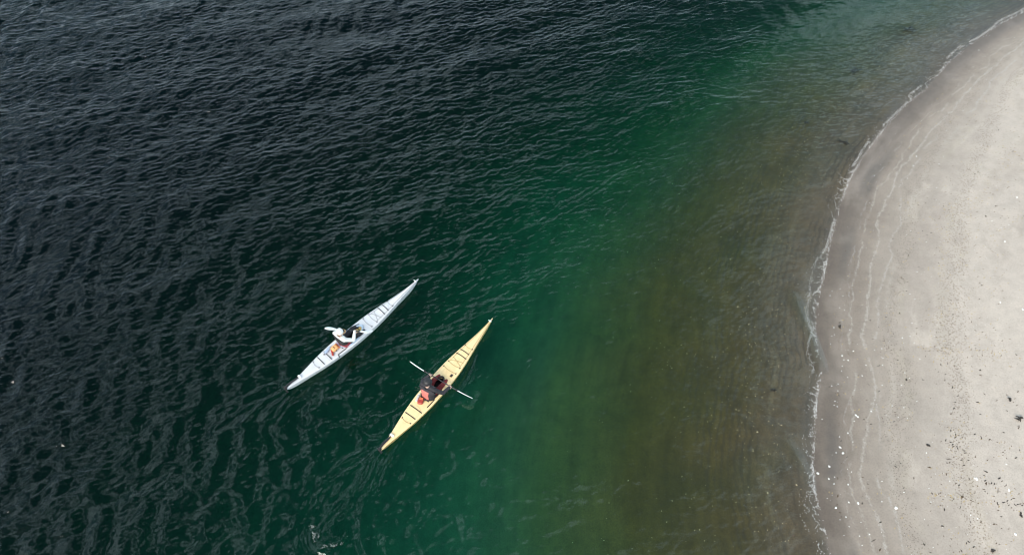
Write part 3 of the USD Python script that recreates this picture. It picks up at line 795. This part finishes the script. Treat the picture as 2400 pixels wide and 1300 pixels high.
# ------------------------------------------------------------------ shells, weed scraps, foam
Zs = {'a': ((2100, 350), 4.333), 'b': ((2100, 650), 3.714), 'c': ((2100, 1000), 4.333), 'd': ((1850, 650), 3.714), 'e': ((1850, 1000), 4.333), 'f': ((1700, 0), 2.889), 'g': ((1700, 450), 2.889), 'h': ((1700, 850), 2.889), 'i': ((1200, 300), 2.6)}
SHELLS = {
    'a': [(207, 72, 2), (175, 163), (437, 150, 2), (482, 73), (975, 727, 2), (1147, 765), (1068, 800), (1040, 817), (215, 1242), (150, 828), (110, 870), (307, 940), (415, 390), (65, 345), (115, 295)],
    'b': [(55, 525, 2), (122, 142), (123, 512), (158, 567), (208, 708), (77, 828), (118, 875), (50, 937), (68, 1130), (100, 1225), (182, 1077), (140, 397), (165, 190), (20, 1215)],
    'c': [(310, 262, 2), (82, 662, 2), (10, 818, 2), (1122, 377, 2), (545, 547), (830, 930, 2), (758, 895, 2), (290, 933), (355, 760), (378, 1220), (335, 622), (1272, 870)],
    'd': [(133, 262, 2), (66, 357), (388, 435, 2), (393, 497), (358, 577), (370, 510), (461, 680, 3), (475, 715), (512, 720, 2), (461, 770), (455, 812), (508, 868), (425, 925), (368, 942, 2), (423, 985), (397, 1075, 2), (390, 1110), (417, 1122, 2), (285, 1233), (565, 1250), (983, 527), (1050, 512), (815, 702), (812, 762, 2), (743, 632), (805, 618, 2), (668, 762, 2), (558, 640, 2), (635, 855, 2), (565, 982), (712, 1163, 2), (895, 1115), (1005, 828), (975, 937), (1108, 1077), (467, 160), (442, 97), (480, 283), (438, 263), (372, 120), (355, 157), (543, 352), (525, 455), (1050, 142), (808, 937)],
    'e': [(402, 525, 3), (73, 587, 3), (475, 260), (455, 575, 2), (597, 583, 2), (590, 427), (632, 455), (605, 763, 2), (575, 912, 2), (515, 940), (728, 965), (608, 1010), (555, 1100), (712, 1105, 2), (740, 1200), (815, 1088, 2), (940, 755, 2), (938, 1065), (1163, 662, 2), (940, 550), (595, 62, 3), (510, 98), (460, 507), (118, 632), (645, 152), (385, 722)],
    'f': [(1717, 341, 2), (1748, 250), (1768, 240), (1787, 240), (1294, 1058, 2), (1447, 1112), (1272, 1120), (1010, 1192), (1610, 750), (1327, 820), (1497, 885), (1957, 258), (1247, 295, 2), (1228, 362), (1122, 433, 2), (1045, 455), (1215, 437), (905, 580, 2), (833, 593), (675, 829, 2), (826, 846), (557, 945, 2), (505, 1123), (462, 1216), (349, 1016), (215, 933), (1595, 177, 2), (1502, 243), (1913, 75), (1620, 48), (1667, 75), (1123, 505), (1417, 290), (1073, 315), (918, 883), (487, 1022)],
    'g': [(381, 94, 3), (357, 180, 2), (300, 215), (33, 455, 2), (235, 517, 2), (222, 600), (190, 610), (85, 775, 2), (163, 1030, 2), (205, 1022), (403, 962), (155, 705), (127, 1190), (165, 1125), (70, 1125), (35, 960)],
    'h': [(170, 175), (205, 225, 2), (72, 314, 2), (380, 421, 3), (218, 467, 3), (97, 493, 2), (287, 878, 3), (325, 820), (155, 838), (140, 155), (112, 403), (160, 888), (80, 455), (325, 313)],
    'i': [(1375, 1088, 2), (1443, 1195, 2), (1160, 1165), (1332, 1253), (720, 1217)]}
UNIQUE = [('a', 1105, 935, 4, 'big bright white shell on bare pale sand in the upper right of the beach'), ('a', 1230, 488, 4, 'white shell half buried with dark weed caught on its left side'),
          ('b', 908, 216, 3, 'flat elongated white shell on bare sand right of the weed line'), ('b', 1103, 277, 4, 'white shell at the right edge of the photo, level with the middle'),
          ('c', 820, 528, 5, 'broad white shell beside a smaller fragment, left of the scattered weed patch'), ('c', 798, 520, 2, 'thin white shell fragment just left of the broad shell'),
          ('c', 1148, 640, 4, 'long narrow white shell right of the scattered weed patch'), ('c', 1215, 1088, 5, 'chunky white shell alone in the lower right corner of the beach'),
          ('d', 580, 1198, 4, 'larger piece of a crushed white shell on the damp sand'), ('d', 597, 1212, 3, 'smaller piece of the crushed white shell on the damp sand'),
          ('e', 405, 400, 4, 'white shell on the dark damp hollow, the upper of two large ones'), ('e', 290, 472, 5, 'large white shell between the foam and the dark damp hollow'),
          ('e', 517, 207, 4, 'flat wide white shell at the damp tide line above a rounder one'), ('e', 545, 265, 4, 'round white shell just below the flat wide one at the tide line'),
          ('e', 700, 772, 4, 'white shell with a dark weed scrap touching its right side'), ('e', 472, 820, 4, 'white shell beside reddish weed low on the damp sand'), ('e', 1085, 820, 5, 'large white shell right of the straw coloured tide line')]


def shell_mesh(size, r, long=1.35):
    n = 11
    a = np.linspace(0, 2 * np.pi, n, endpoint=False)
    w = 1 + .14 * r.standard_normal(n)
    L_ = size * long
    rim = np.stack([np.cos(a) * L_ * w / 2, np.sin(a) * size * w / 2, np.zeros(n)], 1)
    mid = rim * .62; mid[:, 2] = size * .22 * (1 + .15 * r.standard_normal(n))
    v = np.vstack([rim, mid, [[size * .12, 0, size * .32], [0, 0, -.01]]])
    f = []
    for q in range(n):
        q2 = (q + 1) % n
        f += [[q, q2, n + q2], [q, n + q2, n + q], [n + q, n + q2, 2 * n], [q2, q, 2 * n + 1]]
    th = r.uniform(0, 6.28)
    R = np.array([[math.cos(th), -math.sin(th), 0], [math.sin(th), math.cos(th), 0], [0, 0, 1]])
    return v @ R.T, np.array(f)


def scrap_mesh(size, r, long=2.6):
    """A curled scrap of weed: a thick strip bent and twisted."""
    n = 6
    u = np.linspace(-.5, .5, n)
    bend = r.uniform(-.9, .9)
    c = np.stack([u * size * long, bend * size * (u ** 2 - .1) * 2, size * (.16 + .18 * r.random(n))], 1)
    hw = size * .5 * np.interp(np.abs(u), [0, .5], [1, .35]) * (1 + .35 * r.standard_normal(n).clip(-1, 1))
    t = tube(c, np.maximum(hw, .004), 6, ry=size * .13)
    th = r.uniform(0, 6.28) if r.random() < .5 else r.normal(.5, .5)
    R = np.array([[math.cos(th), -math.sin(th), 0], [math.sin(th), math.cos(th), 0], [0, 0, 1]])
    return t.vertices @ R.T, t.faces


def scatter_on(name, key, x, y, maker, size, mat, label, cat, group, r, sink=.0):
    (ox, oy), sc = Zs[key]
    p = on_bed(ox + x / sc, oy + y / sc)
    v, f = maker(size, r)
    path = numbered('/World/' + name)
    m = usdkit.mesh(stage, path, (v, f), mat, smooth=35)
    m.AddTranslateOp().Set(Gf.Vec3d(float(p[0]), float(p[1]), float(p[2] - sink)))
    pr = m.GetPrim(); pr.SetCustomDataByKey('label', label); pr.SetCustomDataByKey('category', cat)
    if group: pr.SetCustomDataByKey('group', group)
    return p


r = np.random.default_rng(5)
for key, lst in SHELLS.items():
    for e in lst:
        x, y, big = (*e, 1)[:3]
        (ox, oy), sc = Zs[key]
        q = on_bed(ox + x / sc, oy + y / sc)
        d = float(shore(q[0:1], q[1:2])[0][0])
        if d > .12: lab, grp = 'small pale shell on the brown bottom under the shallows', 'shells under the shallow water'
        elif d > -1.9: lab, grp = 'small white shell on the damp waterline sand', 'shells on the damp sand'
        else: lab, grp = 'small white shell on the pale dry upper sand', 'shells on the dry sand'
        stretch = ' of the upper curve' if q[1] > 17.5 else ' of the middle stretch' if q[1] > 10.5 else ' of the lower stretch'
        lab, grp = lab + stretch, grp + stretch
        if big > 1: lab, grp = lab.replace('small', 'thumb-sized'), grp.replace('shells', 'larger shells')
        scatter_on('shell', key, x, y, shell_mesh, (.75 if d > .12 else 1.0) * {1: .021, 2: .030, 3: .043}[big] * r.uniform(.85, 1.2), M['shell'] if d < .12 else M['shell_tan'], lab, 'shell', grp, r)
for key, x, y, big, lab in UNIQUE:
    scatter_on('shell', key, x, y, shell_mesh, {2: .034, 3: .044, 4: .055, 5: .066}[big], M['shell'], lab, 'shell', None, r)

SCRAPS = {
    'a': [(1185, 22, 2), (1280, 103), (800, 248, 2), (742, 205, 2), (440, 168), (835, 232), (1010, 578, 2), (1098, 608), (505, 433), (560, 453), (575, 358), (515, 285), (318, 872, 2), (358, 847, 2), (270, 830), (228, 567, 2), (125, 1077, 2), (630, 757), (718, 757), (605, 925), (320, 403), (480, 577), (655, 1103), (690, 1030), (685, 1275), (830, 1292), (300, 545)],
    'b': [(477, 197, 2), (495, 322, 2), (540, 340), (262, 288), (28, 312, 2), (90, 118), (745, 68, 2), (725, 190), (657, 387, 2), (690, 462, 2), (752, 475), (725, 540), (690, 592), (693, 617), (750, 677, 2), (732, 712), (660, 775), (732, 806, 2), (735, 850, 2), (925, 550), (990, 535), (915, 680), (1047, 672), (965, 1022, 2), (1035, 1053), (1050, 1112, 2), (1060, 992, 2), (965, 1160), (733, 1190, 2), (1068, 1290, 2), (467, 495, 2), (478, 570), (400, 615), (390, 760, 2), (367, 820), (450, 750, 2), (510, 770, 2), (530, 795), (460, 925, 2), (490, 955, 2), (235, 890, 2), (300, 1052), (515, 1085, 2), (505, 1140, 2), (480, 1185, 2), (535, 1030, 2), (430, 843), (425, 890), (290, 640), (40, 635), (15, 718), (770, 1015), (710, 1085, 2), (560, 1045), (405, 310), (370, 450), (350, 520), (100, 40)],
    'c': [(337, 410, 3), (365, 675, 2), (180, 518), (800, 73, 2), (865, 113, 2), (950, 128, 2), (1092, 55, 2), (1245, 10, 2), (1217, 313, 2), (690, 240, 2), (700, 262, 2), (662, 335, 2), (735, 337), (805, 302), (910, 452, 3), (895, 492, 2), (905, 545, 2), (915, 575, 3), (968, 570, 2), (998, 578, 2), (1048, 520, 3), (1118, 588), (1075, 548), (890, 632, 2), (903, 655), (995, 700), (1030, 778, 3), (1090, 765, 2), (1130, 750, 2), (1145, 793), (1170, 735), (1190, 725), (1038, 845), (1068, 908), (995, 985, 2), (640, 590, 2), (608, 573, 2), (672, 712, 3), (652, 815, 2), (490, 838, 3), (510, 480, 2), (450, 668, 2), (660, 510, 2), (745, 527, 2), (825, 600), (755, 962), (862, 962), (470, 1005, 2), (738, 1165, 2), (715, 1178), (790, 1217, 2), (662, 1255, 2), (1050, 1188), (1018, 1180), (285, 1190, 2), (350, 1272), (560, 1135), (1255, 235, 2), (555, 38, 2), (605, 75, 2), (505, 135, 3), (575, 178, 2), (615, 198, 2), (625, 215, 2), (520, 365), (690, 388, 2), (580, 200, 2), (555, 155, 2), (600, 105, 2), (1210, 790, 2), (1235, 785, 2), (1262, 780, 2), (1280, 795, 2)],
    'd': [(438, 393, 2), (703, 372, 2), (1015, 890, 2), (672, 1065), (690, 932), (650, 1235), (808, 1222, 2), (770, 770), (940, 718), (945, 680), (785, 765), (348, 950), (430, 1025, 2), (960, 312, 2), (780, 990, 2), (840, 345), (912, 1253), (710, 1275, 2), (120, 552, 2), (32, 747, 2)],
    'e': [(490, 520, 3), (490, 700, 3), (515, 868, 2), (482, 788), (740, 775, 2), (797, 578), (920, 1245, 3), (980, 98), (1263, 520, 2), (1080, 403, 2), (1130, 370), (75, 988, 2), (40, 1100, 3), (525, 140), (925, 965, 2), (1155, 620), (585, 305)],
    'f': [(1900, 746, 2), (1848, 882, 2), (1945, 1025, 2), (1690, 1177), (1657, 1150), (1540, 1122)]}
for key, lst in SCRAPS.items():
    for e in lst:
        x, y, big = (*e, 1)[:3]
        (ox, oy), sc = Zs[key]
        q = on_bed(ox + x / sc, oy + y / sc)
        d = float(shore(q[0:1], q[1:2])[0][0])
        if d > .12: lab, grp = 'dark scrap of seaweed on the brown bottom under shallow water', 'weed scraps under the shallow water'
        elif d > -1.9: lab, grp = 'dark scrap of seaweed on the damp sand along the waterline', 'weed scraps on the damp sand'
        else:
            PX, PY = ox + x / sc, oy + y / sc
            if PX > 2295 and PY > 1085: where = 'in the scattered weed patch at the lower right'
            elif PX > 2270: where = 'on the bare pale sand along the right edge'
            elif PY < 650: where = 'on the pale sand of the upper beach'
            elif PX < 2160: where = 'on smooth sand between the two straw tide lines'
            elif PY < 940: where = 'in the faint upper stretch of the straw tide line'
            else: where = 'in the dense lower stretch of the straw tide line'
            lab, grp = 'dark dried scrap of seaweed ' + where, 'weed scraps ' + where
        red = (key == 'e' and x < 520) or r.random() < .25
        if red: lab, grp = lab.replace('dark', 'brown'), 'brown ' + grp
        if big > 1: lab, grp = lab.replace('scrap', 'larger scrap'), 'larger ' + grp
        scatter_on('seaweed_scrap', key, x, y, scrap_mesh, {1: .020, 2: .026, 3: .034}[big] * r.uniform(.85, 1.2), M['weed_brown'] if red else M['weed'], lab, 'seaweed', grp, r)
for key, x, y, s, lg, lab in [('c', 325, 188, .085, 1.2, 'round dark lump left of the straw coloured tide line'), ('a', 910, 680, .055, 1.2, 'round black lump on bare sand above two white shells'), ('b', 88, 890, .055, 1.3, 'round black lump on the middle sand left of the tide line'),
                              ('c', 985, 1258, .085, 1.3, 'dark rounded lump at the bottom edge of the beach'), ('c', 1268, 892, .07, 2.0, 'black pointed weed scrap at the lower right edge of the photo'), ('e', 855, 1150, .018, 9.0, 'thin dark stick slanting on the lower sand'),
                              ('c', 540, 325, .018, 9.0, 'thin dark stick lying in the straw coloured tide line'), ('c', 1035, 645, .02, 8.0, 'thin dark straight stem in the scattered weed patch'), ('e', 740, 775, .03, 2.0, 'short black scrap touching a white shell')]:
    scatter_on('seaweed_scrap', key, x, y, lambda s_, r_, lg=lg: scrap_mesh(s_, r_, lg), s, M['weed'], lab, 'seaweed', None, r)


def weed_clump(px, py, size, turn, n, lab, mat):
    p = on_bed(px, py)
    k = thing('seaweed_clump', lab, 'seaweed', p + np.array([0, 0, .004]), 0.0)
    rr = np.random.default_rng(int(px))
    for i in range(n):
        a = turn + rr.normal(0, .45) + (math.pi if rr.random() < .45 else 0)
        ln = size * rr.uniform(.45, .75)
        u = np.linspace(0, 1, 7)
        b = rr.normal(0, .5)
        c = np.stack([np.cos(a + b * u) * ln * u, np.sin(a + b * u) * ln * u, .02 + .05 * np.sin(u * 3) * rr.random() + .006 * i], 1)
        put('frond', tube(c, np.interp(u, [0, .3, 1], [.012, .028, .008]) * rr.uniform(.7, 1.3), 6, ry=.006), mat, k)


weed_clump(2126, 70, .52, .35, 9, 'dark weed clump underwater near the top, closest to the far end of the beach', M['weed_wet'])
weed_clump(2007, 167, .50, .25, 10, 'darkest weed clump floating low in the shallows off the upper beach', M['weed_wet'])
weed_clump(1974, 335, .36, -.6, 8, 'small weed clump on brown bottom just off the waterline', M['weed_wet'])
weed_clump(1890, 289, .16, .3, 5, 'faint small weed clump in the olive shallows', M['weed_wet'])
weed_clump(1812, 914, .15, .0, 6, 'black flat weed piece on the brown bottom off the middle of the beach', M['weed_wet'])
weed_clump(1966, 768, .10, 1.4, 8, 'black weed knot on the damp sand beside the foam', M['weed'])
weed_clump(2387, 982, .17, .6, 10, 'tangled black weed heap on the pale sand at the right edge', M['weed'])
weed_clump(2364, 937, .10, 1.5, 7, 'small black weed heap up and left of the tangled one', M['weed'])


def joined(maker, items):
    V, F, o = [], [], 0
    for it in items:
        v, f = maker(*it); V.append(v); F.append(np.asarray(f) + o); o += len(v)
    return np.vstack(V), np.vstack(F)


OCT_V = np.array([[1, 0, 0], [0, 1, 0], [-1, 0, 0], [0, -1, 0], [0, 0, 1.0], [0, 0, -1.0]])
OCT_F = np.array([[0, 1, 4], [1, 2, 4], [2, 3, 4], [3, 0, 4], [1, 0, 5], [2, 1, 5], [3, 2, 5], [0, 3, 5]])


def blobs(xyz, rad, flat=.5, long=None, turn=None):
    n = len(xyz)
    sx = rad if long is None else rad * long
    v = OCT_V[None] * np.stack([sx, rad, rad * flat], 1)[:, None]
    if turn is not None:
        c, s = np.cos(turn)[:, None], np.sin(turn)[:, None]
        v = np.stack([v[..., 0] * c - v[..., 1] * s, v[..., 0] * s + v[..., 1] * c, v[..., 2]], -1)
    v = v + xyz[:, None]
    return v.reshape(-1, 3), (OCT_F[None] + (np.arange(n) * 6)[:, None, None]).reshape(-1, 3)


def at_shore(s, d):
    i = np.searchsorted(dense_s, s + S0).clip(1, len(dense_s) - 1)
    t = tan[i] / np.linalg.norm(tan[i], axis=1, keepdims=True)
    nrm = np.stack([t[:, 1], -t[:, 0]], 1)          # towards the water
    return shore_xy[i] + nrm * d[:, None]


def s_of(px, py): return float(shore(*P(px, py)[:2].reshape(2, 1))[1][0])


r = np.random.default_rng(77)
smax = s_of(1942, 1300) + 3
# foam: lace at the water's edge
N0 = 420000
s, d = r.uniform(-4, smax, N0), r.normal(.04, .22, N0)
xy = at_shore(s, d - .16)
z = np.zeros_like(s)
lace = np.abs(fbm2(xy[:, 0], xy[:, 1], .30, 3, 31))
lace2 = np.abs(fbm2(xy[:, 0], xy[:, 1], .14, 2, 35))
wid = .05 + .10 * np.clip(fbm2(s, z, 1.6, 3, 41) + .35, 0, 1)
for a_px, b_px, extra in [((1925, 600), (1902, 760), .16), ((1915, 800), (1930, 860), .20), ((1925, 870), (1897, 960), .18), ((1893, 1040), (1893, 1110), .12), ((1900, 1150), (1940, 1260), .34), ((1940, 1260), (1942, 1300), .25), ((2260, 100), (2130, 230), .06), ((1985, 410), (1950, 500), .14)]:
    s0, s1 = sorted((s_of(*a_px), s_of(*b_px)))
    wid = wid + extra * sm(s0 - .4, s0 + .4, s) * sm(s1 + .4, s1 - .4, s)
core = np.exp(-(d / .035) ** 2)
prob = .55 * core * (fbm2(s, z, .8, 3, 47) + .25).clip(0, 1) * (.35 + .65 * sm(6, 14, s)) + np.exp(-np.maximum(d, 0) / wid) * (d > -.02) * ((lace < .05) * .8 + (lace2 < .05) * .35)
prob += .4 * np.exp(-((d - wid * 1.3) / .04) ** 2) * (fbm2(s, z, .9, 2, 53) > .05)
keep = r.random(N0) < prob * .24
xy = xy[keep]
zz = np.maximum(bed_z(xy[:, 0], xy[:, 1]), .004) + .006
rad = r.uniform(.006, .0135, len(xy))
v, f = blobs(np.column_stack([xy, zz]), rad, .6)
put('sea_foam', (v, f), M['foam'], kind='stuff', label='thin lacy white foam along the water line of the beach', category='foam', smooth=False)
# foam flecks where the paddles were pulled out
cl_ = []
for (px, py), r0, a0, a1, n in [((778, 1245), .40, -2.9, -.2, 420), ((780, 1238), .52, -3.3, -1.9, 320), ((1100, 934), .10, -3, 3, 40)]:
    c = P(px, py)
    a = r.uniform(a0, a1, n) * (1 + 0 * r.random(n)); q = r0 * (1 + r.normal(0, .06, n)) + .03 * np.sin(a * 5)
    cl_.append(np.column_stack([c[0] + q * np.cos(a), c[1] + q * np.sin(a) * .95, np.full(n, .022)]))
cl_ = np.vstack(cl_)
sel = fbm2(cl_[:, 0], cl_[:, 1], .12, 2, 61) > .10
v, f = blobs(cl_[sel], r.uniform(.003, .0065, sel.sum()), .6)
put('stroke_foam', (v, f), M['foam'], kind='stuff', label='curved streaks of small bubbles left by paddle strokes behind the yellow kayak', category='foam', smooth=False)
# crumbs of weed and straw in the tide lines
N0 = 60000
s, u = r.uniform(-3, smax, N0), r.uniform(.5, 9, N0)
xy = at_shore(s, -u)
z = np.zeros_like(s)
w1 = u + .55 * fbm2(s, z, 2.4, 3, 71); w2 = u + .9 * fbm2(s, z, 3.0, 3, 73)
lowr = sm(6, 16, s)
prob = .05 + .55 * np.exp(-((w1 - 2.25) / .17) ** 2) * (fbm2(s, z, 2, 2, 79) > -.2) + (.25 + .75 * lowr) * .8 * np.exp(-((w2 - 3.75) / .33) ** 2) + .25 * np.exp(-((w2 - 5.0) / .8) ** 2) * lowr + .25 * np.exp(-((w1 - .95) / .1) ** 2) * lowr
keep = r.random(N0) < prob * .42
xy, n = xy[keep], keep.sum()
pts3 = np.column_stack([xy, bed_z(xy[:, 0], xy[:, 1]) + .003])
pick = r.random(n)
ang_ = r.normal(.35, .7, n)
for nm, m_, msk, lab, sz in [('weed_crumbs', M['weed_brown'], pick < .42, 'fine brown crumbs of weed strewn along the tide lines', .0085), ('straw_crumbs', M['cord'], (pick >= .42) & (pick < .80), 'straw coloured crumbs strewn along the tide lines', .009), ('shell_grit', M['shell'], pick >= .80, 'tiny bits of white shell strewn over the sand', .007)]:
    q = msk.nonzero()[0]
    v, f = blobs(pts3[q], r.uniform(.6, 1.5, len(q)) * sz, .4, r.uniform(1, 3.6, len(q)) if nm != 'shell_grit' else None, ang_[q])
    put(nm, (v, f), m_, kind='stuff', label=lab, category='tide wrack', smooth=False)
# shell hash on the bottom along the step where the brown shallows begin
N0 = 9000
s, d = r.uniform(-3, smax, N0), r.uniform(.3, 6.5, N0)
z = np.zeros_like(s)
wd = d + .5 * fbm2(s, z, 2.5, 3, 83)
prob = .05 + .8 * np.exp(-((wd - 1.75) / .16) ** 2) * (fbm2(s, z, 1.2, 3, 87) > -.1) + .35 * np.exp(-((wd - 1.2) / .35) ** 2) + .1 * np.exp(-((wd - 3.2) / 1.0) ** 2)
keep = r.random(N0) < prob * .8
xy = at_shore(s[keep], d[keep])
v, f = blobs(np.column_stack([xy, bed_z(xy[:, 0], xy[:, 1]) + .004]), r.uniform(.004, .011, len(xy)), .5, r.uniform(1, 2.2, len(xy)), r.uniform(0, 6, len(xy)))
put('shell_hash', (v, f), M['shell_tan'], kind='stuff', label='tan broken shell bits on the bottom under the shallow water', category='shell grit', smooth=False)
